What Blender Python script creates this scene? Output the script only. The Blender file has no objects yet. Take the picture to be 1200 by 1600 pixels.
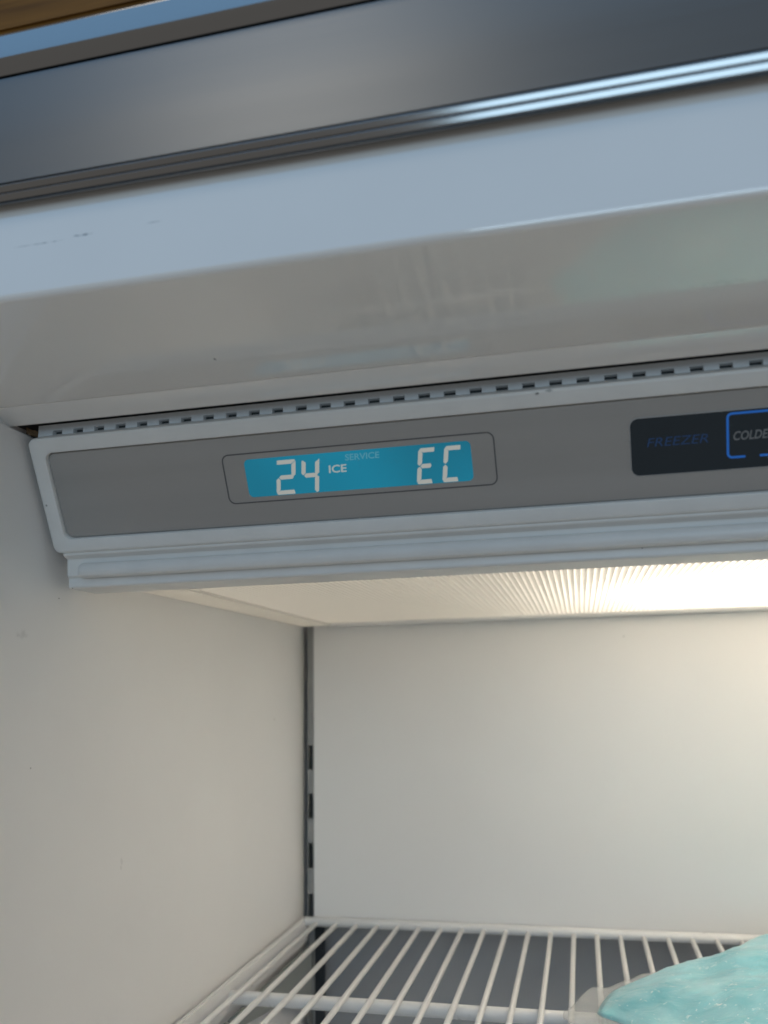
import bpy, bmesh, math, random
from mathutils import Vector, Matrix, noise

random.seed(7)
scene = bpy.context.scene
COL = scene.collection
Z0 = 1.70                      # camera height above the kitchen floor; all z below are relative to it

# ------------------------------------------------------------------ camera
cam_d = bpy.data.cameras.new('camera')
cam = bpy.data.objects.new('camera', cam_d); COL.objects.link(cam)
CAM_AXES = ((0.973675, 0.22706, -0.020012), (0.067473, -0.203247, 0.9768), (-0.217725, 0.952436, 0.213217))
r_, u_, f_ = [Vector(v) for v in CAM_AXES]
cam.matrix_world = Matrix(((r_.x, u_.x, -f_.x, 0), (r_.y, u_.y, -f_.y, 0), (r_.z, u_.z, -f_.z, Z0), (0, 0, 0, 1)))
cam_d.sensor_fit = 'VERTICAL'; cam_d.sensor_height = 36; cam_d.sensor_width = 27
cam_d.lens = 1290.23 / 1600 * 36
cam_d.clip_start = 0.01; cam_d.clip_end = 50
cam_d.dof.use_dof = True
cam_d.dof.focus_distance = 0.40
cam_d.dof.aperture_fstop = 8.5
scene.camera = cam

# ------------------------------------------------------------------ world, lamps, exposure
w = bpy.data.worlds.new('World'); scene.world = w; w.use_nodes = True
w.node_tree.nodes['Background'].inputs[0].default_value = (1.0, 0.96, 0.91, 1)
w.node_tree.nodes['Background'].inputs[1].default_value = 0.20
scene.view_settings.view_transform = 'Standard'
scene.view_settings.look = 'None'
scene.view_settings.exposure = 0
scene.view_settings.gamma = 1
scene.cycles.use_denoising = True
scene.cycles.max_bounces = 10
scene.cycles.diffuse_bounces = 6
scene.cycles.sample_clamp_indirect = 4

def area(name, loc, target, sx, sy, power, color):
    d = bpy.data.lights.new(name, 'AREA'); d.shape = 'RECTANGLE'; d.size = sx; d.size_y = sy
    d.energy = power; d.color = color
    o = bpy.data.objects.new(name, d); COL.objects.link(o)
    o.location = Vector(loc) + Vector((0, 0, Z0))
    o.rotation_euler = (Vector(target) - Vector(loc)).to_track_quat('-Z', 'Y').to_euler()
    return o
area('window_daylight', (0.25, -1.7, 0.30), (0, .3, .1), 0.9, 0.9, 8.0, (0.55, 0.80, 1.0))
area('high_window_daylight', (-0.40, -1.7, 1.40), (-.1, .3, .1), 3.0, 0.95, 7.0, (0.15, 0.52, 1.0))
area('kitchen_ceiling_lamp', (-0.6, -0.9, 1.75), (-.1, .3, .1), 0.7, 0.6, 3.6, (1.0, 0.91, 0.80))

# ------------------------------------------------------------------ materials
def nm(name):
    m = bpy.data.materials.new(name); m.use_nodes = True
    return m, m.node_tree.nodes, m.node_tree.links, m.node_tree.nodes['Principled BSDF']

def paint(name, col, rough=.4, var=.04, nscale=30, bump=.0, bscale=300, metallic=0, stretch=None, coat=0,
          specks=0.0, rvar=.08, speck_scale=160):
    """Painted or moulded surface: faint colour and gloss unevenness, fine relief, a few dirt specks."""
    m, N, L, b = nm(name)
    tc = N.new('ShaderNodeTexCoord'); mp = N.new('ShaderNodeMapping')
    L.new(tc.outputs['Object'], mp.inputs[0])
    if stretch: mp.inputs['Scale'].default_value = stretch
    n = N.new('ShaderNodeTexNoise'); n.inputs['Scale'].default_value = nscale; n.inputs['Detail'].default_value = 4
    L.new(mp.outputs[0], n.inputs[0])
    mr = N.new('ShaderNodeMapRange'); mr.inputs[1].default_value = .3; mr.inputs[2].default_value = .7
    mr.inputs[3].default_value = 1 - var; mr.inputs[4].default_value = 1 + var
    L.new(n.outputs[0], mr.inputs[0])
    mx = N.new('ShaderNodeMix'); mx.data_type = 'RGBA'; mx.blend_type = 'MULTIPLY'; mx.inputs[0].default_value = 1
    mx.inputs[6].default_value = (*col, 1)
    L.new(mr.outputs[0], mx.inputs[7])
    out = mx.outputs[2]
    if specks:
        v = N.new('ShaderNodeTexVoronoi'); v.inputs['Scale'].default_value = speck_scale
        L.new(tc.outputs['Object'], v.inputs[0])
        n2 = N.new('ShaderNodeTexNoise'); n2.inputs['Scale'].default_value = 35
        L.new(tc.outputs['Object'], n2.inputs[0])
        a = N.new('ShaderNodeMath'); a.operation = 'LESS_THAN'; a.inputs[1].default_value = .075
        L.new(v.outputs['Distance'], a.inputs[0])
        c = N.new('ShaderNodeMath'); c.operation = 'GREATER_THAN'; c.inputs[1].default_value = .66
        L.new(n2.outputs[0], c.inputs[0])
        d = N.new('ShaderNodeMath'); d.operation = 'MULTIPLY'; L.new(a.outputs[0], d.inputs[0]); L.new(c.outputs[0], d.inputs[1])
        e = N.new('ShaderNodeMath'); e.operation = 'MULTIPLY'; e.inputs[1].default_value = specks; L.new(d.outputs[0], e.inputs[0])
        m2 = N.new('ShaderNodeMix'); m2.data_type = 'RGBA'; m2.inputs[7].default_value = (.05, .05, .045, 1)
        L.new(e.outputs[0], m2.inputs[0]); L.new(out, m2.inputs[6]); out = m2.outputs[2]
    L.new(out, b.inputs['Base Color'])
    m3 = N.new('ShaderNodeMapRange'); m3.inputs[1].default_value = .3; m3.inputs[2].default_value = .7
    m3.inputs[3].default_value = max(.02, rough - rvar); m3.inputs[4].default_value = min(1, rough + rvar)
    L.new(n.outputs[0], m3.inputs[0]); L.new(m3.outputs[0], b.inputs['Roughness'])
    b.inputs['Metallic'].default_value = metallic
    b.inputs['Coat Weight'].default_value = coat
    if bump:
        bn = N.new('ShaderNodeTexNoise'); bn.inputs['Scale'].default_value = bscale; bn.inputs['Detail'].default_value = 3
        L.new(mp.outputs[0], bn.inputs[0])
        bp = N.new('ShaderNodeBump'); bp.inputs['Strength'].default_value = bump; bp.inputs['Distance'].default_value = .001
        L.new(bn.outputs[0], bp.inputs['Height']); L.new(bp.outputs[0], b.inputs['Normal'])
    return m

def glow(name, col, strength, base=(.02, .03, .04), rough=.15, var=0):
    m, N, L, b = nm(name)
    b.inputs['Base Color'].default_value = (*base, 1); b.inputs['Roughness'].default_value = rough
    b.inputs['Emission Color'].default_value = (*col, 1); b.inputs['Emission Strength'].default_value = strength
    if var:                                          # uneven backlight of the panel
        tc = N.new('ShaderNodeTexCoord'); n = N.new('ShaderNodeTexNoise'); n.inputs['Scale'].default_value = 17
        n.inputs['Detail'].default_value = 1
        L.new(tc.outputs['Object'], n.inputs[0])
        mr = N.new('ShaderNodeMapRange'); mr.inputs[1].default_value = .3; mr.inputs[2].default_value = .7
        mr.inputs[3].default_value = strength * (1 - var); mr.inputs[4].default_value = strength * (1 + var)
        L.new(n.outputs[0], mr.inputs[0]); L.new(mr.outputs[0], b.inputs['Emission Strength'])
    return m

M_liner = paint('liner_enamel', (.82, .81, .80), .38, .025, 9, .05, 220, specks=.5, speck_scale=60)
M_back = paint('back_panel_enamel', (.79, .78, .765), .36, .025, 7, .05, 200, specks=.5, speck_scale=50)
M_header = paint('header_enamel', (.83, .82, .80), .075, .03, 12, .02, 60, rvar=.03, specks=.6, speck_scale=70)
M_header.node_tree.nodes['Principled BSDF'].inputs['IOR'].default_value = 2.0
def stains(m, marks):
    """Dirt marks: (centre, half sizes, strength) in the object's own coordinates, ragged by noise."""
    N, L = m.node_tree.nodes, m.node_tree.links; b = N['Principled BSDF']
    tc = N.new('ShaderNodeTexCoord'); n = N.new('ShaderNodeTexNoise'); n.inputs['Scale'].default_value = 420; n.inputs['Detail'].default_value = 4
    L.new(tc.outputs['Object'], n.inputs[0])
    for c, r, st in marks:
        sub = N.new('ShaderNodeVectorMath'); sub.operation = 'SUBTRACT'; sub.inputs[1].default_value = c
        L.new(tc.outputs['Object'], sub.inputs[0])
        dv = N.new('ShaderNodeVectorMath'); dv.operation = 'DIVIDE'; dv.inputs[1].default_value = r; L.new(sub.outputs[0], dv.inputs[0])
        ln = N.new('ShaderNodeVectorMath'); ln.operation = 'LENGTH'; L.new(dv.outputs[0], ln.inputs[0])
        ad = N.new('ShaderNodeMath'); ad.operation = 'MULTIPLY_ADD'; ad.inputs[1].default_value = 2.6; L.new(n.outputs[0], ad.inputs[0]); L.new(ln.outputs['Value'], ad.inputs[2])
        mr = N.new('ShaderNodeMapRange'); mr.inputs[1].default_value = 2.1; mr.inputs[2].default_value = 1.5; mr.inputs[3].default_value = 0; mr.inputs[4].default_value = st
        L.new(ad.outputs[0], mr.inputs[0])
        mx = N.new('ShaderNodeMix'); mx.data_type = 'RGBA'; mx.inputs[7].default_value = (.045, .042, .038, 1)
        src = b.inputs['Base Color'].links[0].from_socket
        L.new(mr.outputs[0], mx.inputs[0]); L.new(src, mx.inputs[6]); L.new(mx.outputs[2], b.inputs['Base Color'])
M_lip = paint('lip_plastic', (.62, .61, .58), .4, .04, 40, .05)
M_white = paint('white_plastic', (.74, .735, .72), .36, .03, 60, .06, 400, specks=.85, speck_scale=190)
M_vent = paint('vent_plastic', (.76, .80, .83), .45, .04, 60)
M_dark = paint('dark_cavity', (.03, .035, .04), .7)
M_ventback = paint('vent_duct', (.07, .09, .10), .6, .2, 60)
M_face = paint('brushed_faceplate', (.40, .39, .38), .36, .05, 60, .08, 260, metallic=.35, stretch=(.06, 1, 1))
M_line = paint('outline_ink', (.11, .11, .115), .5)
M_lcd = glow('lcd_backlight', (.001, .185, .29), .86, var=.26)
M_seg = glow('lcd_segments', (.52, .54, .50), .60, base=(.1, .1, .1))
M_segdim = glow('lcd_segments_dim', (.08, .29, .38), .80, base=(.03, .05, .06))
M_icon = glow('lcd_icon', (.45, .53, .52), .6, base=(.1, .1, .1))
M_pad = paint('touch_pad_glass', (.018, .030, .040), .16, .1, 20)
M_padrim = paint('touch_pad_rim', (.42, .44, .46), .3, metallic=.4)
M_blue = glow('pad_blue_light', (.005, .10, .42), .75)
M_bluedim = glow('pad_blue_dim', (.003, .035, .13), .45)
M_grey = paint('pad_grey_print', (.22, .23, .24), .5)
M_steel = paint('brushed_steel', (.20, .21, .215), .40, .02, 50, .03, 300, metallic=1, stretch=(.02, 1, 1), rvar=.02)
M_chrome = paint('polished_trim', (.33, .33, .33), .14, .03, 50, metallic=1, stretch=(.05, 1, 1), rvar=.05)
M_shelf = paint('shelf_coating', (.76, .755, .74), .35, .03, 60, .04, 200)
M_std = paint('standard_grey', (.30, .30, .29), .5, .08, 60)
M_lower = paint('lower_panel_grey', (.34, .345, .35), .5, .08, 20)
M_foam = paint('foam', (.16, .10, .05), .9, .4, 300, .5, 500)
M_brkt = paint('bracket_grey', (.28, .30, .29), .45)

stains(M_white, [((-.0786, -.1607, 1.2120), (.0016, .0016, .0010), .95), ((-.0745, -.1612, 1.2127), (.0022, .0016, .0008), .45), ((-.0639, -.162, 1.2144), (.0012, .002, .0006), .4), ((-.3017, -.1467, 1.1863), (.0006, .001, .0006), .7)])
stains(M_header, [((-.2245, -.2448, 1.2541), (.0035, .004, .0006), .75), ((-.242, -.2448, 1.2533), (.014, .004, .0003), .5), ((-.1983, -.2448, 1.2547), (.004, .004, .0003), .4),
                  ((-.198, -.195, 1.2265), (.0007, .0012, .002), .8), ((-.02, -.205, 1.2285), (.02, .0015, .002), .12)])
stains(M_liner, [((-.3071, -.1252, 1.1464), (.002, .0009, .0005), .6), ((-.3071, -.1377, 1.0707), (.002, .0006, .0006), .6), ((-.3071, -.0576, 1.0161), (.002, .0020, .0032), .16), ((-.3071, -.150, 1.128), (.002, .004, .003), .14)])
stains(M_back, [((-.0332, .230, 1.1404), (.0011, .002, .0011), .55), ((.02, .230, 1.03), (.0006, .002, .0006), .4)])

def wood():
    m, N, L, b = nm('stained_wood')
    tc = N.new('ShaderNodeTexCoord'); mp = N.new('ShaderNodeMapping'); mp.inputs['Scale'].default_value = (6, 90, 90)
    L.new(tc.outputs['Object'], mp.inputs[0])
    n = N.new('ShaderNodeTexNoise'); n.inputs['Scale'].default_value = 2; n.inputs['Detail'].default_value = 6
    L.new(mp.outputs[0], n.inputs[0])
    cr = N.new('ShaderNodeValToRGB'); cr.color_ramp.elements[0].color = (.10, .042, .006, 1); cr.color_ramp.elements[1].color = (.24, .11, .018, 1)
    cr.color_ramp.elements[0].position = .3; cr.color_ramp.elements[1].position = .7
    L.new(n.outputs[0], cr.inputs[0]); L.new(cr.outputs[0], b.inputs['Base Color']); b.inputs['Roughness'].default_value = .6; b.inputs['Specular IOR Level'].default_value = .25
    return m
M_wood = wood()

def lens_mat():
    m, N, L, b = nm('ribbed_diffuser'); N.remove(b)
    out = N['Material Output']
    t = N.new('ShaderNodeBsdfTranslucent'); t.inputs[0].default_value = (.92, .91, .88, 1)
    d = N.new('ShaderNodeBsdfDiffuse'); d.inputs[0].default_value = (.8, .79, .77, 1)
    tr = N.new('ShaderNodeBsdfTransparent'); tr.inputs[0].default_value = (1, .97, .92, 1)
    g = N.new('ShaderNodeBsdfGlossy'); g.inputs['Roughness'].default_value = .25
    a = N.new('ShaderNodeMixShader'); a.inputs[0].default_value = .35; L.new(t.outputs[0], a.inputs[1]); L.new(d.outputs[0], a.inputs[2])
    c = N.new('ShaderNodeMixShader'); c.inputs[0].default_value = .0; L.new(a.outputs[0], c.inputs[1]); L.new(tr.outputs[0], c.inputs[2])
    e = N.new('ShaderNodeMixShader'); e.inputs[0].default_value = .05; L.new(c.outputs[0], e.inputs[1]); L.new(g.outputs[0], e.inputs[2])
    L.new(e.outputs[0], out.inputs[0])
    return m
M_lens = lens_mat()
M_house = paint('lamp_housing_white', (.82, .81, .79), .5)
M_bulb = glow('lit_bulb', (1.0, .89, .76), 25, base=(.8, .8, .8))

M_bulb_fill = glow('lit_bulb_fill', (1.0, .89, .76), 410, base=(.8, .8, .8))
def gel_mat():
    m, N, L, b = nm('frosted_gel')
    tc = N.new('ShaderNodeTexCoord')
    n = N.new('ShaderNodeTexNoise'); n.inputs['Scale'].default_value = 38; n.inputs['Detail'].default_value = 5; n.inputs['Distortion'].default_value = .6
    L.new(tc.outputs['Object'], n.inputs[0])
    cr = N.new('ShaderNodeValToRGB'); E = cr.color_ramp.elements
    E[0].position = .32; E[0].color = (.13, .40, .47, 1); E[1].position = .70; E[1].color = (.33, .61, .66, 1)
    L.new(n.outputs[0], cr.inputs[0])
    # frost flecks
    n2 = N.new('ShaderNodeTexNoise'); n2.inputs['Scale'].default_value = 230; n2.inputs['Detail'].default_value = 3; n2.inputs['Distortion'].default_value = 1.2
    L.new(tc.outputs['Object'], n2.inputs[0])
    mr = N.new('ShaderNodeMapRange'); mr.inputs[1].default_value = .64; mr.inputs[2].default_value = .74
    L.new(n2.outputs[0], mr.inputs[0])
    mx = N.new('ShaderNodeMix'); mx.data_type = 'RGBA'; mx.inputs[7].default_value = (.75, .82, .82, 1)
    L.new(mr.outputs[0], mx.inputs[0]); L.new(cr.outputs[0], mx.inputs[6])
    L.new(mx.outputs[2], b.inputs['Base Color'])
    b.inputs['Roughness'].default_value = .32
    b.inputs['Subsurface Weight'].default_value = .35
    b.inputs['Subsurface Radius'].default_value = (.004, .012, .014)
    b.inputs['Subsurface Scale'].default_value = 1.0
    b.inputs['Coat Weight'].default_value = .35; b.inputs['Coat Roughness'].default_value = .22
    n3 = N.new('ShaderNodeTexNoise'); n3.inputs['Scale'].default_value = 75; n3.inputs['Detail'].default_value = 5; n3.inputs['Distortion'].default_value = .8
    L.new(tc.outputs['Object'], n3.inputs[0])
    bp = N.new('ShaderNodeBump'); bp.inputs['Strength'].default_value = .6; bp.inputs['Distance'].default_value = .003
    L.new(n3.outputs[0], bp.inputs['Height']); L.new(bp.outputs[0], b.inputs['Normal'])
    return m
M_gel = gel_mat()

def film_mat():
    m, N, L, b = nm('clear_film'); out = N['Material Output']
    b.inputs['Base Color'].default_value = (.70, .71, .69, 1); b.inputs['Roughness'].default_value = .25
    tc = N.new('ShaderNodeTexCoord'); n = N.new('ShaderNodeTexNoise'); n.inputs['Scale'].default_value = 120; n.inputs['Detail'].default_value = 4
    L.new(tc.outputs['Object'], n.inputs[0])
    bp = N.new('ShaderNodeBump'); bp.inputs['Strength'].default_value = .5; bp.inputs['Distance'].default_value = .002
    L.new(n.outputs[0], bp.inputs['Height']); L.new(bp.outputs[0], b.inputs['Normal'])
    tr = N.new('ShaderNodeBsdfTransparent'); ms = N.new('ShaderNodeMixShader'); ms.inputs[0].default_value = .30
    L.new(tr.outputs[0], ms.inputs[1]); L.new(b.outputs[0], ms.inputs[2]); L.new(ms.outputs[0], out.inputs[0])
    return m
M_film = film_mat()

# ------------------------------------------------------------------ mesh helpers
def thing(name, label, cat, loc, kind=None, group=None):
    o = bpy.data.objects.new(name, None); COL.objects.link(o); o.empty_display_size = .02
    o.location = (loc[0], loc[1], loc[2] + Z0); o['label'] = label; o['category'] = cat
    if group: o['group'] = group
    o['org'] = list(loc)
    return o

def org(o):
    while o is not None:
        if 'org' in o: return Vector(o['org'])
        o = o.parent
    return Vector((0, 0, 0))

def obj(name, verts, faces, m, parent=None, smooth=40):
    """Links one mesh; vertices are given in scene coordinates (z relative to the camera height)."""
    o0 = org(parent)
    me = bpy.data.meshes.new(name)
    me.from_pydata([tuple(Vector(v) - o0) for v in verts], [], faces)
    bm = bmesh.new(); bm.from_mesh(me); bmesh.ops.recalc_face_normals(bm, faces=bm.faces); bm.to_mesh(me); bm.free()
    me.materials.append(m)
    if smooth:
        me.polygons.foreach_set('use_smooth', [True] * len(me.polygons))
        me.set_sharp_from_angle(angle=math.radians(smooth))
    me.update()
    o = bpy.data.objects.new(name, me); COL.objects.link(o)
    if parent: o.parent = parent
    else: o.location.z = Z0
    return o

def box_vf(x0, x1, y0, y1, z0, z1):
    v = [(x, y, z) for x in (x0, x1) for y in (y0, y1) for z in (z0, z1)]
    f = [(0, 1, 3, 2), (4, 6, 7, 5), (0, 4, 5, 1), (2, 3, 7, 6), (0, 2, 6, 4), (1, 5, 7, 3)]
    return v, f

def box(name, x0, x1, y0, y1, z0, z1, m, parent=None, bevel=.0006):
    v, f = box_vf(x0, x1, y0, y1, z0, z1)
    o = obj(name, v, f, m, parent, 0)
    bm = bmesh.new(); bm.from_mesh(o.data)
    if bevel: bmesh.ops.bevel(bm, geom=list(bm.edges), offset=bevel, segments=2, affect='EDGES')
    bm.to_mesh(o.data); bm.free()
    o.data.polygons.foreach_set('use_smooth', [True] * len(o.data.polygons)); o.data.set_sharp_from_angle(angle=.6)
    return o

def merge(parts):
    V, F = [], []
    for v, f in parts:
        k = len(V); V += list(v); F += [tuple(i + k for i in q) for q in f]
    return V, F

def extrude_vf(profile, x0, x1, caps=True):
    """Closed (y, z) profile drawn along x."""
    n = len(profile)
    v = [(x0, y, z) for y, z in profile] + [(x1, y, z) for y, z in profile]
    f = [(i, (i + 1) % n, n + (i + 1) % n, n + i) for i in range(n)]
    if caps: f += [tuple(range(n)), tuple(range(2 * n - 1, n - 1, -1))]
    return v, f

def fillet(pts, radii, seg=6):
    """Rounds the inner corners of an open polyline of 2-D points."""
    out = [pts[0]]
    for i in range(1, len(pts) - 1):
        p, a, b = Vector(pts[i]), Vector(pts[i - 1]), Vector(pts[i + 1]); r = radii.get(i, 0)
        if r <= 0: out.append(tuple(p)); continue
        da = (a - p).normalized(); db = (b - p).normalized()
        ang = da.angle(db); t = min(r / math.tan(ang / 2), (a - p).length * .49, (b - p).length * .49)
        r2 = t * math.tan(ang / 2); s = p + da * t; e = p + db * t
        c = p + (da + db).normalized() * (r2 / math.sin(ang / 2))
        a0 = math.atan2(s.y - c.y, s.x - c.x); a1 = math.atan2(e.y - c.y, e.x - c.x)
        d = (a1 - a0 + math.pi) % (2 * math.pi) - math.pi
        out += [(c.x + r2 * math.cos(a0 + d * k / seg), c.y + r2 * math.sin(a0 + d * k / seg)) for k in range(seg + 1)]
    out.append(pts[-1])
    return out

def tube_vf(a, b, r, n=12, round_ends=True):
    a, b = Vector(a), Vector(b); d = (b - a).normalized()
    s = d.orthogonal().normalized(); t = d.cross(s)
    rings = [(a + d * r * .0, r * .55), (a + d * r * .35, r)] if round_ends else [(a, r)]
    rings += [(b - d * r * .35, r), (b, r * .55)] if round_ends else [(b, r)]
    v, f = [], []
    for c, q in rings:
        for k in range(n):
            th = 2 * math.pi * k / n; v.append(tuple(c + (s * math.cos(th) + t * math.sin(th)) * q))
    for i in range(len(rings) - 1):
        f += [(i * n + k, i * n + (k + 1) % n, (i + 1) * n + (k + 1) % n, (i + 1) * n + k) for k in range(n)]
    f += [tuple(range(n)), tuple(range(len(rings) * n - 1, (len(rings) - 1) * n - 1, -1))]
    return v, f

# the leaning plane of the control panel: u along x, v down the face, h out of it (metres)
P0 = Vector((0, .3085, .1134)); TV = Vector((0, .0262, -.0479)).normalized(); NV = Vector((0, -.0479, -.0262)).normalized()
def pan(u, v, h=0):
    q = P0 + TV * v + NV * h
    return (u, q.y, q.z)

def rrect(u0, u1, v0, v1, r, seg=6):
    pts = []
    for cu, cv, a0 in ((u1 - r, v1 - r, 0), (u0 + r, v1 - r, 90), (u0 + r, v0 + r, 180), (u1 - r, v0 + r, 270)):
        for k in range(seg + 1):
            a = math.radians(a0 + 90 * k / seg); pts.append((cu + r * math.cos(a), cv + r * math.sin(a)))
    return pts

def loft(loops, cap_last=False, cap_first=False):
    """loops: (rounded rectangle, height) pairs on the panel plane, joined one to the next."""
    v, f = [], []; n = len(loops[0][0])
    for pts, h in loops: v += [pan(a, b, h) for a, b in pts]
    for i in range(len(loops) - 1):
        f += [(i * n + k, i * n + (k + 1) % n, (i + 1) * n + (k + 1) % n, (i + 1) * n + k) for k in range(n)]
    if cap_last: f.append(tuple(range((len(loops) - 1) * n, len(loops) * n)))
    if cap_first: f.append(tuple(range(n - 1, -1, -1)))
    return v, f

XL, XR = -.2371, .376          # inner faces of the side walls
XP0, XP1 = -.2341, .373        # control panel ends

# ================================================================== the freezer
frz = thing('freezer', 'white built-in freezer standing open, its lit compartment under a slanted control panel', 'freezer', (.07, .47, -1.10))

box('side_wall', XL - .03, XL, .2860, .76, -1.08, .1212, M_liner, frz, .004)
box('side_wall', XR, XR + .03, .302, .76, -1.08, .1195, M_liner, frz, .004)
box('bounce_floor', XL, XR, .302, .7375, -.470, -.452, M_liner, frz, .001)  # unseen white floor, raised to bounce light up onto the soffit
# back panel hangs in front of a darker recess below the shelf
box('back_panel', -.2262, XR - .001, .700, .716, -.1815, .0600, M_back, frz, .0012)
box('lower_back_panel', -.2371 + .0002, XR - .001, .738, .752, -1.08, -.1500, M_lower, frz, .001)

# corner shelf standard: dark channel and a slotted strip
sv = []
sx0, sx1, sy = -.2326, -.2264, .7035
hx0, hx1 = -.2319, -.2277
zs = []
z = -.0434 + 0
k = 0
while z > -.60:
    zs.append((z - .0200, z)); z -= .0396
zt = .060
quads = []
def qd(x0, x1, za, zb): quads.append(([(x0, sy, za), (x1, sy, za), (x1, sy, zb), (x0, sy, zb)], [(0, 1, 2, 3)]))
prev = zt
for zb, za in zs:
    qd(sx0, sx1, za, prev)
    qd(sx0, hx0, zb, za); qd(hx1, sx1, zb, za)
    for xa, xb in ((hx0, hx0), (hx1, hx1)):
        quads.append(([(xa, sy, zb), (xa, sy + .004, zb), (xa, sy + .004, za), (xa, sy, za)], [(0, 1, 2, 3)]))
    for zz in (za, zb):
        quads.append(([(hx0, sy, zz), (hx1, sy, zz), (hx1, sy + .004, zz), (hx0, sy + .004, zz)], [(0, 1, 2, 3)]))
    prev = zb
qd(sx0, sx1, -.64, prev)
quads.append(([(sx0, sy, -.64), (sx0, sy + .012, -.64), (sx0, sy + .012, zt), (sx0, sy, zt)], [(0, 1, 2, 3)]))
std = obj('shelf_standard', *merge(quads), M_std, frz, 0)
box('channel_backing', XL + .0002, sx1 + .004, sy + .013, sy + .016, -.64, .06, M_dark, std, 0)

# ---- header: front flange, glossy soffit, rolled lip
prof = [(.2252, .1765), (.2252, .1336), (.2928, .1233), (.2931, .1247), (.2937, .1231), (.3000, .1212), (.3062, .1192), (.3082, .1202), (.3082, .136), (.262, .1765)]
prof = fillet(prof, {1: .0024, 4: .0006, 6: .0025, 7: .001})
obj('header', *extrude_vf(prof, -.40, .46), M_header, frz, 35)
box('duct_backing', XL - .02, XR, .3215, .3245, .100, .136, M_dark, frz, 0)

# ---- slotted air vent strip between the soffit and the control panel
vy, vz0, vz1 = .3160, .104, .1221
hz0, hz1, pitch, hw = .1171, .1193, .01057, .0049
quads = []
def qv(x0, x1, za, zb, y=vy): quads.append(([(x0, y, za), (x1, y, za), (x1, y, zb), (x0, y, zb)], [(0, 1, 2, 3)]))
xa = -.2334; xs = -.2260
while xs < .365:
    a, b = xs, xs + hw
    qv(xa, a, vz0, vz1); qv(a, b, vz0, hz0); qv(a, b, hz1, vz1)
    for xx in (a, b): quads.append(([(xx, vy, hz0), (xx, vy + .003, hz0), (xx, vy + .003, hz1), (xx, vy, hz1)], [(0, 1, 2, 3)]))
    for zz in (hz0, hz1): quads.append(([(a, vy, zz), (b, vy, zz), (b, vy + .003, zz), (a, vy + .003, zz)], [(0, 1, 2, 3)]))
    xa = b; xs += pitch
qv(xa, .372, vz0, vz1)
quads.append(([(-.2334, vy, vz1), (.372, vy, vz1), (.372, vy + .003, vz1), (-.2334, vy + .003, vz1)], [(0, 1, 2, 3)]))
quads.append(([(-.2334, vy, vz0), (-.2334, vy + .003, vz0), (-.2334, vy + .003, vz1), (-.2334, vy, vz1)], [(0, 1, 2, 3)]))
vent = obj('vent_strip', *merge(quads), M_vent, frz, 0)
box('duct_wall', -.2330, .372, vy + .0035, vy + .0050, .104, .1215, M_ventback, vent, 0)

# torn bit of foam showing in the gap beside the vent
v, f = [], []
for i in range(7):
    for j in range(4):
        v.append((-.2368 + .0006 * i + random.uniform(-.0003, .0003), .3125 + .0006 * i + random.uniform(-.0006, .0006), .1206 - .0009 * j - .00028 * i + random.uniform(-.0003, .0003)))
for i in range(6):
    for j in range(3): f.append((i * 4 + j, i * 4 + j + 1, i * 4 + j + 5, i * 4 + j + 4))
k = len(v); v += [(x, y + .002, z) for x, y, z in v]; f += [tuple(q + k for q in reversed(t)) for t in f[:18]]
obj('foam_seal', v, f, M_foam, frz, 0)

# ---- control panel
HV = .0546
iu0, iu1, iv0, iv1 = -.2268, .3657, .0070, .0479
def rr(d, r, seg=6): return rrect(XP0 + d, XP1 - d, 0 + d, HV - d, r, seg)
def ri(d, r, seg=6): return rrect(iu0 + d, iu1 - d, iv0 + d, iv1 - d, r, seg)
cp = obj('control_panel', *loft([(rr(.0005, .0030), -.0110), (rr(0, .0036), -.0016), (rr(.0003, .0034), -.0006), (rr(.0010, .0030), -.0001), (rr(.0016, .0028), 0),
        (ri(-.0005, .0040), 0), (ri(-.0001, .0038), -.0002), (ri(.0001, .0037), -.0008), (ri(.0002, .0037), -.0026)]), M_white, frz, 30)
# panel body below the face: a groove, a round rib and a lip
x0, x1 = -.2300, .370
body = fillet([(.338, .075), (.3355, .0650), (.3392, .0636), (.3400, .0560), (.3415, .0549), (.3415, .0503), (.3640, .0503), (.3640, .0700)], {1: .0012, 2: .0010, 3: .0008, 5: .0014})
obj('lower_trim', *extrude_vf(body, x0, x1), M_white, cp, 35)
v, f = [], []
rib = [(.3405, .0612), (.3382, .0613), (.3368, .0604), (.3361, .0588), (.3361, .0572), (.3366, .0556), (.3376, .0547), (.3405, .0545)]
ring_x = [(-.2236, .35), (-.2232, .65), (-.2224, .88), (-.2212, 1.0), (.362, 1.0)]
cy, cz = .3400, .0579
for xx, s in ring_x: v += [(xx, cy + (y - cy) * s, cz + (z - cz) * s) for y, z in rib]
n = len(rib)
for i in range(len(ring_x) - 1): f += [(i * n + k, i * n + (k + 1) % n, (i + 1) * n + (k + 1) % n, (i + 1) * n + k) for k in range(n)]
f.append(tuple(range(n)))
obj('rib', v, f, M_white, cp, 45)

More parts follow.
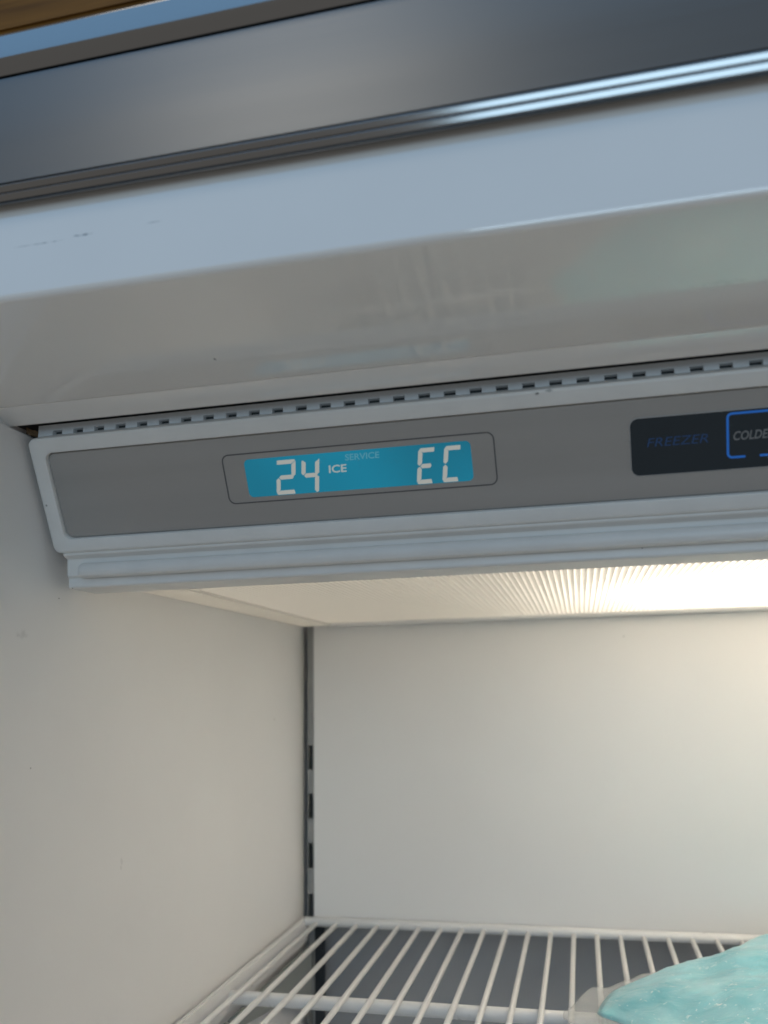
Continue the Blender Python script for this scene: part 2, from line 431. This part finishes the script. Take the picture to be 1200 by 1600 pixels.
# grey brushed faceplate with a softly raised edge
obj('faceplate', *loft([(ri(.0003, .0036), -.0030), (ri(.0004, .0036), -.0021), (ri(.0009, .0034), -.0016), (ri(.0018, .0030), -.0015)], cap_last=True), M_face, cp, 30)
FH = -.0015
def ring(name, u0, u1, v0, v1, r, wd, m, h):
    a = rrect(u0, u1, v0, v1, r, 6); b = rrect(u0 + wd, u1 - wd, v0 + wd, v1 - wd, max(r - wd, .0003), 6)
    return obj(name, *loft([(a, FH), (a, h), (b, h), (b, FH)]), m, cp, 0)
ring('display_outline', -.1440, -.0270, .0151, .0373, .0032, .00055, M_line, FH + .00012)
LC = (-.1341, -.0367, .0180, .03475)
obj('display_screen', *loft([(rrect(*LC, .0022), FH), (rrect(*LC, .0022), FH + .00012)], cap_last=True), M_lcd, cp, 0)

LH = FH + .00022
def poly_on_panel(name, polys, m, h=LH, shear=0, vref=0, parent=None, base=None):
    base = FH if base is None else base
    parts = []
    for P in polys:
        q = [(u - (v - vref) * shear, v) for u, v in P]; n = len(q)
        vv = [pan(u, v, h) for u, v in q] + [pan(u, v, base) for u, v in q]
        ff = [tuple(range(n))] + [(i, n + i, n + (i + 1) % n, (i + 1) % n) for i in range(n)]
        parts.append((vv, ff))
    return obj(name, *merge(parts), m, parent or cp, 0)

def seg_polys(u, v, wd, ht, t, segs):
    """Seven-segment figure with mitred, slightly parted strokes; u, v is the top-left corner."""
    g = t * .10; m = v + ht / 2; o = []
    def horiz(vc, a, b, up, dn):        # up/dn: inset of the upper and lower edge
        return [(a + g + up, vc - t / 2), (b - g - up, vc - t / 2), (b - g - dn, vc + t / 2), (a + g + dn, vc + t / 2)]
    if 'a' in segs: o.append([(u + g, v), (u + wd - t * .35, v), (u + wd - g, v + t * .35), (u + wd - t - g, v + t), (u + g, v + t)] if 'b' in segs else [(u + t * .5, v), (u + wd, v), (u + wd, v + t), (u + t + g, v + t), (u + g, v + t * .5)])
    if 'd' in segs: o.append([(u + t + g, v + ht - t), (u + wd - t * .3, v + ht - t), (u + wd, v + ht), (u + t * .4, v + ht), (u + g, v + ht - t * .4)])
    if 'g' in segs: o.append([(u + t * .55 + g, m), (u + t + g, m - t / 2), (u + wd - t * .7, m - t / 2), (u + wd - t * .35 - g, m), (u + wd - t * .7, m + t / 2), (u + t + g, m + t / 2)])
    if 'f' in segs: o.append([(u, v + t * .45 + g), (u + t * .4, v + t * .5 + g), (u + t, v + t + g), (u + t, m - t * .55 - g), (u + t * .5, m - g), (u, m - t * .5)])
    if 'e' in segs: o.append([(u, m + t * .5), (u + t * .5, m + g), (u + t, m + t * .55 + g), (u + t, v + ht - t - g), (u + t * .4, v + ht - t * .5), (u, v + ht - t * .6)])
    if 'b' in segs: o.append([(u + wd - t, v + t + g), (u + wd, v + t * .3 + g), (u + wd, m - t * .5), (u + wd - t * .5, m - g), (u + wd - t, m - t * .55 - g)])
    if 'c' in segs: o.append([(u + wd - t, m + t * .55 + g), (u + wd - t * .5, m + g), (u + wd, m + t * .5), (u + wd, v + ht - t * .2), (u + wd - t * .5, v + ht), (u + wd - t, v + ht - t * .6)])
    return o
VT, DH, ST = .0195, .0150, .0018
for ux, wd, segs in ((-.1193, .0085, 'abged'), (-.1081, .0078, 'fgbc'), (-.0580, .0066, 'afged'), (-.0473, .0066, 'afed')):
    poly_on_panel('digit', seg_polys(ux, VT, wd, DH, ST, segs), M_seg, LH, .16, VT)

def text(name, body, u, v, height, m, bold=0, shear=0, width=None, h=LH):
    """Built-in font outlines, laid on the panel; u, v is the left end of the baseline."""
    c = bpy.data.curves.new('lettering', 'FONT'); c.body = body; c.size = 1; c.offset = bold; c.shear = shear; c.resolution_u = 3
    o = bpy.data.objects.new('lettering', c); COL.objects.link(o)
    dg = bpy.context.evaluated_depsgraph_get(); me0 = o.evaluated_get(dg).to_mesh()
    P = [v_.co.copy() for v_ in me0.vertices]; F = [tuple(p.vertices) for p in me0.polygons]
    o.evaluated_get(dg).to_mesh_clear()
    bpy.data.objects.remove(o); bpy.data.curves.remove(c)
    x0 = min(p.x for p in P); x1 = max(p.x for p in P); y1 = max(p.y for p in P); y0 = min(p.y for p in P)
    sy = height / (y1 - y0); sx = (width / (x1 - x0)) if width else sy
    return obj(name, [pan(u + (p.x - x0) * sx, v - (p.y - y0) * sy, h) for p in P], F, m, cp, 0)
text('icon_lettering', 'ICE', -.0971, .0268, .0034, M_icon, .022, .08, .0080)
text('icon_lettering', 'SERVICE', -.0893, .0220, .0027, M_segdim, .012, .08, .0148)

# touch pad
PD = (.0252, .2050, .0153, .0379)
pad = obj('touch_pad', *loft([(rrect(*PD, .0031), FH), (rrect(*PD, .0031), FH + .00022)], cap_last=True), M_pad, cp, 0)
ring('pad_rim', PD[0] - .00035, PD[1] + .00035, PD[2] - .0004, PD[3] + .0003, .0034, .00035, M_padrim, FH + .00035)
PH = FH + .00032
text('pad_lettering', 'FREEZER', .0312, .0267, .0034, M_bluedim, -.004, .22, .0224, PH)
text('pad_lettering', 'COLDER', .0626, .0268, .0035, M_grey, .016, .22, .0142, PH)
def arc_pts(cu, cv, r, a0, a1, n=7):
    return [(cu + r * math.cos(math.radians(a0 + (a1 - a0) * k / n)), cv + r * math.sin(math.radians(a0 + (a1 - a0) * k / n))) for k in range(n + 1)]
def stroke(path, wd):
    out = []
    for i in range(len(path) - 1):
        pass
    L_, R_ = [], []
    for i, q in enumerate(path):
        a = Vector(path[max(i - 1, 0)]); b = Vector(path[min(i + 1, len(path) - 1)]); d = (b - a).normalized(); n_ = Vector((-d.y, d.x)) * wd / 2
        L_.append(tuple(Vector(q) + n_)); R_.append(tuple(Vector(q) - n_))
    return [[L_[i], L_[i + 1], R_[i + 1], R_[i]] for i in range(len(path) - 1)]
bu0, bu1, bv0, bv1, br = .0606, .1010, .0164, .0333, .0016
brk = [(.0668, bv1)] + arc_pts(bu0 + br, bv1 - br, br, 90, 180) + arc_pts(bu0 + br, bv0 + br, br, 180, 270) + arc_pts(bu1 - br, bv0 + br, br, 270, 360) + arc_pts(bu1 - br, bv1 - br, br, 0, 90) + [(.0948, bv1)]
poly_on_panel('button_outline', stroke(brk, .00085) + stroke([(.0719, bv1), (.0897, bv1)], .00085), M_blue, PH, base=PH - .0001)

# ---- ceiling with its light
box('ceiling_panel', XL + .0002, XR - .0002, .366, .759, .1450, .1485, M_liner, frz, 0)
lf = box('lens_frame', XL + .0003, -.2085, .3645, .7000, .0578, .0600, M_lens, frz, .0006)
box('frame_rail', -.2083, XR - .001, .6905, .6998, .0566, .0632, M_liner, lf, .0012)
box('frame_rail', .345, XR - .001, .3645, .6900, .0578, .0630, M_liner, lf, .001)
pit = .0035; x = -.2095; v, f = [], []; seg = 8; i = 0
nr = int((.347 - x) / pit * seg)
for i in range(nr + 1):
    xx = x + pit * i / seg; zz = .0602 - .0011 * abs(math.sin(math.pi * i / seg)) ** .8
    v += [(xx, .3642, zz), (xx, .6915, zz)]
f = [(2 * i, 2 * i + 1, 2 * i + 3, 2 * i + 2) for i in range(nr)]
lens = obj('light_lens', v, f, M_lens, frz, 180)
hq = [([(-.2366, .3642, .0645), (.350, .3642, .0645), (.350, .6930, .0645), (-.2366, .6930, .0645), (-.234, .3660, .142), (.34, .3660, .142), (.34, .6880, .142), (-.234, .6880, .142)],
       [(0, 1, 5, 4), (1, 2, 6, 5), (2, 3, 7, 6), (3, 0, 4, 7), (4, 5, 6, 7)])]
obj('lamp_housing', *merge(hq), M_house, frz, 0)
# bulb: glass envelope lying along x, with its lamp
v, f = [], []; n = 16
prof_b = [(.0, .002), (.004, .010), (.012, .0150), (.024, .0165), (.038, .0145), (.052, .010), (.062, .008), (.075, .008)]
bx, by, bz = .040, .550, .0930
for dx, r in prof_b: v += [(bx + dx, by + r * math.cos(2 * math.pi * k / n), bz + r * math.sin(2 * math.pi * k / n)) for k in range(n)]
for i in range(len(prof_b) - 1): f += [(i * n + k, i * n + (k + 1) % n, (i + 1) * n + (k + 1) % n, (i + 1) * n + k) for k in range(n)]
f += [tuple(range(n)), tuple(range(len(v) - 1, len(v) - n - 1, -1))]
obj('light_bulb', v, f, M_bulb, frz, 60)
obj('light_bulb', [(x_ + .240, y_ - .03, z_ + .026) for x_, y_, z_ in v], f, M_bulb_fill, frz, 60)   # added fill bulb, unseen further right, to brighten the walls

# ================================================================== grille above the freezer door opening
gr = thing('top_grille', 'brushed stainless steel grille frame with twin beads above the white freezer opening', 'grille', (.03, .2230, .1680))
GX0, GX1 = -.48, .50
face = [(.2235, .1776)]
N_ = 14
for k in range(N_ + 1):
    t = k / N_; zz = .1779 + (.2244 - .1779) * t
    face.append((.2229 + .0010 * math.sin(math.pi * t) + .0034 * t, zz))
face += [(.2356, .2246), (.2356, .1776)]
obj('face_panel', *extrude_vf(face, GX0, GX1), M_steel, gr, 50)
nose = fillet([(.2377, .2248), (.2256, .2250), (.2222, .2285), (.2203, .2391), (.2377, .2407)], {1: .0010, 2: .0035, 3: .0020}, 8)
obj('cap_rail', *extrude_vf(nose, GX0, GX1), M_chrome, gr, 50)
def bead(cy, cz):
    """Flat-fronted bead: its face tips down about 17 degrees, the sides turn back into the strip."""
    ny, nz = -.957, -.289; ty, tz = -.289, .957; pr = []
    for k in range(-4, 5):
        q = k / 4; d = .0011 - .00011 * q * q
        pr.append((cy + ty * q * .00125 + ny * d, cz + tz * q * .00125 + nz * d))
    pr += [(cy + ty * .00150 + ny * .0006, cz + tz * .00150 + nz * .0006), (cy + .0012, cz + .0014), (cy + .0012, cz - .0014), (cy - ty * .00150 + ny * .0006, cz - tz * .00150 + nz * .0006)]
    obj('trim_bead', *extrude_vf(pr, GX0, GX1), M_chrome, gr, 40)
bead(.2226, .1748); bead(.2226, .1713)
obj('trim_strip', *extrude_vf(fillet([(.2234, .1774), (.2234, .1693), (.2219, .1690), (.2214, .1680), (.2248, .1712), (.2248, .1774)], {2: .0003}, 3), GX0, GX1), M_steel, gr, 50)

# ================================================================== wooden cabinet over the grille
wc = thing('wooden_cabinet', 'brown stained wooden cabinet edge above the steel grille', 'cabinet', (.0, .2225, .2412))
box('bottom_board', GX0, GX1, .2225, .40, .2412, .2600, M_wood, wc, .001)
box('face_board', GX0, GX1, .2235, .241, .2602, .450, M_wood, wc, .001)

# ================================================================== wire shelf
sh = thing('wire_shelf', 'white coated wire shelf with flat side rail fixed below the light', 'shelf', (.07, .52, -.198))
WZ, WR = -.1818, .0018
box('side_rail', -.2334, -.2304, .330, .6975, -.1972, -.1778, M_shelf, sh, .0012)
box('side_rail', .3700, .3730, .330, .6975, -.1972, -.1778, M_shelf, sh, .0012)
obj('back_rail', *tube_vf((-.2320, .6935, -.1808), (.3715, .6935, -.1808), .0036, 14), M_shelf, sh, 60)
obj('cross_rail', *tube_vf((-.2303, .541, -.1876), (.3699, .541, -.1876), .0040, 14, False), M_shelf, sh, 60)
obj('cross_rail', *tube_vf((-.2303, .345, -.1876), (.3699, .345, -.1876), .0040, 14, False), M_shelf, sh, 60)
wv, wf = tube_vf((0, .338, WZ), (0, .6925, WZ), WR, 10)
first = None; xw = -.2212
while xw < .366:
    if first is None:
        first = obj('wire', [(x_ + xw, y_, z_) for x_, y_, z_ in wv], wf, M_shelf, sh, 60); xf = xw
    else:
        c = first.copy(); COL.objects.link(c); c.parent = sh; c.location.x = xw - xf
    xw += .01695
# bracket arm hooked into the standard under the side rail, with its prop
v = []
for x_ in (-.2296, -.2276): v += [(x_, .700, -.1990), (x_, .535, -.1990), (x_, .535, -.206), (x_, .640, -.2220), (x_, .700, -.2500)]
f = [(0, 1, 2, 3, 4), (9, 8, 7, 6, 5)] + [(i, (i + 1) % 5, 5 + (i + 1) % 5, 5 + i) for i in range(5)]
obj('bracket', v, f, M_brkt, sh, 0)
obj('prop', *tube_vf((-.2285, .531, -.1985), (-.2285, .531, -.262), .0017, 10), M_brkt, sh, 60)

# ================================================================== gel ice pack
SZ = -.1800                    # top of the wires
ip = thing('ice_pack', 'blue frosted gel ice pack in clear film lying on the wire shelf', 'ice pack', (.10, .57, SZ))
outl = [(-.0215, .513), (-.0165, .538), (-.005, .562), (.022, .589), (.052, .612), (.086, .640), (.122, .668), (.170, .676), (.215, .640), (.232, .570), (.210, .490), (.160, .440), (.100, .425), (.050, .445), (.014, .484), (-.006, .503)]
C = Vector((.105, .560))
def cr(a, b, c, d, t): return .5 * ((2 * b) + (-a + c) * t + (2 * a - 5 * b + 4 * c - d) * t * t + (-a + 3 * b - 3 * c + d) * t ** 3)
ring_pts = []
n = len(outl); SUB = 8
for i in range(n):
    for k in range(SUB):
        t = k / SUB; q = [Vector(outl[(i + j - 1) % n]) for j in range(4)]
        ring_pts.append(Vector((cr(q[0].x, q[1].x, q[2].x, q[3].x, t), cr(q[0].y, q[1].y, q[2].y, q[3].y, t))))
NP = len(ring_pts); NR = 26
def hgt(px, py, rho):
    base = .025 * (1 - rho ** 4.0) ** .8
    base *= .20 + .80 * min(1, max(0, (px + .01) / .15))
    l = noise.noise(Vector((px * 30, py * 30, 1.3))) * .0030 + noise.noise(Vector((px * 85, py * 85, 4.2))) * .0012 + abs(noise.noise(Vector((px * 160, py * 70, 9)))) * .0009
    return base + l * min(1, (1 - rho) * 5)
def gel(p_):                    # the gel stops well short of the clear left corner of the bag
    return .935 - .080 * min(1, max(0, (.030 - p_.x) / .05))
v, f = [], []
for j in range(NR + 1):
    rho = j / NR
    for p_ in ring_pts:
        q = C + (p_ - C) * (rho * gel(p_))
        v.append((q.x, q.y, SZ + .0030 + max(0, hgt(q.x, q.y, rho))))
k0 = len(v)
for j in range(NR, -1, -4):
    rho = j / NR
    for p_ in ring_pts:
        q = C + (p_ - C) * (rho * gel(p_) * (.995 if j == NR else 1))
        v.append((q.x, q.y, SZ + .0026 - .0016 * (1 - rho ** 4)))
rows = len(v) // NP
for j in range(rows - 1):
    f += [(j * NP + k, j * NP + (k + 1) % NP, (j + 1) * NP + (k + 1) % NP, (j + 1) * NP + k) for k in range(NP)]
obj('gel_body', v, f, M_gel, ip, 180)
v, f = [], []
RR = [0, .3, .6, .85, 1.0]
for s_ in (1, -1):
    for rho in (RR if s_ == 1 else RR[::-1]):
        for i, p_ in enumerate(ring_pts):
            g_ = gel(p_) - .02; e = rho; q = C + (p_ - C) * (g_ + (1 - g_) * e)
            wob = noise.noise(Vector((q.x * 90, q.y * 90, 3))) * .0022 * e + .0010 * e * math.sin(i * .55)
            v.append((q.x, q.y, SZ + .0032 - .0012 * e + wob + s_ * .00012))
rows = 10
for j in range(rows): f += [(j * NP + k, j * NP + (k + 1) % NP, ((j + 1) % rows) * NP + (k + 1) % NP, ((j + 1) % rows) * NP + k) for k in range(NP)]
obj('film_edge', v, f, M_film, ip, 180)

for o in list(COL.objects):
    if 'org' in o: del o['org']
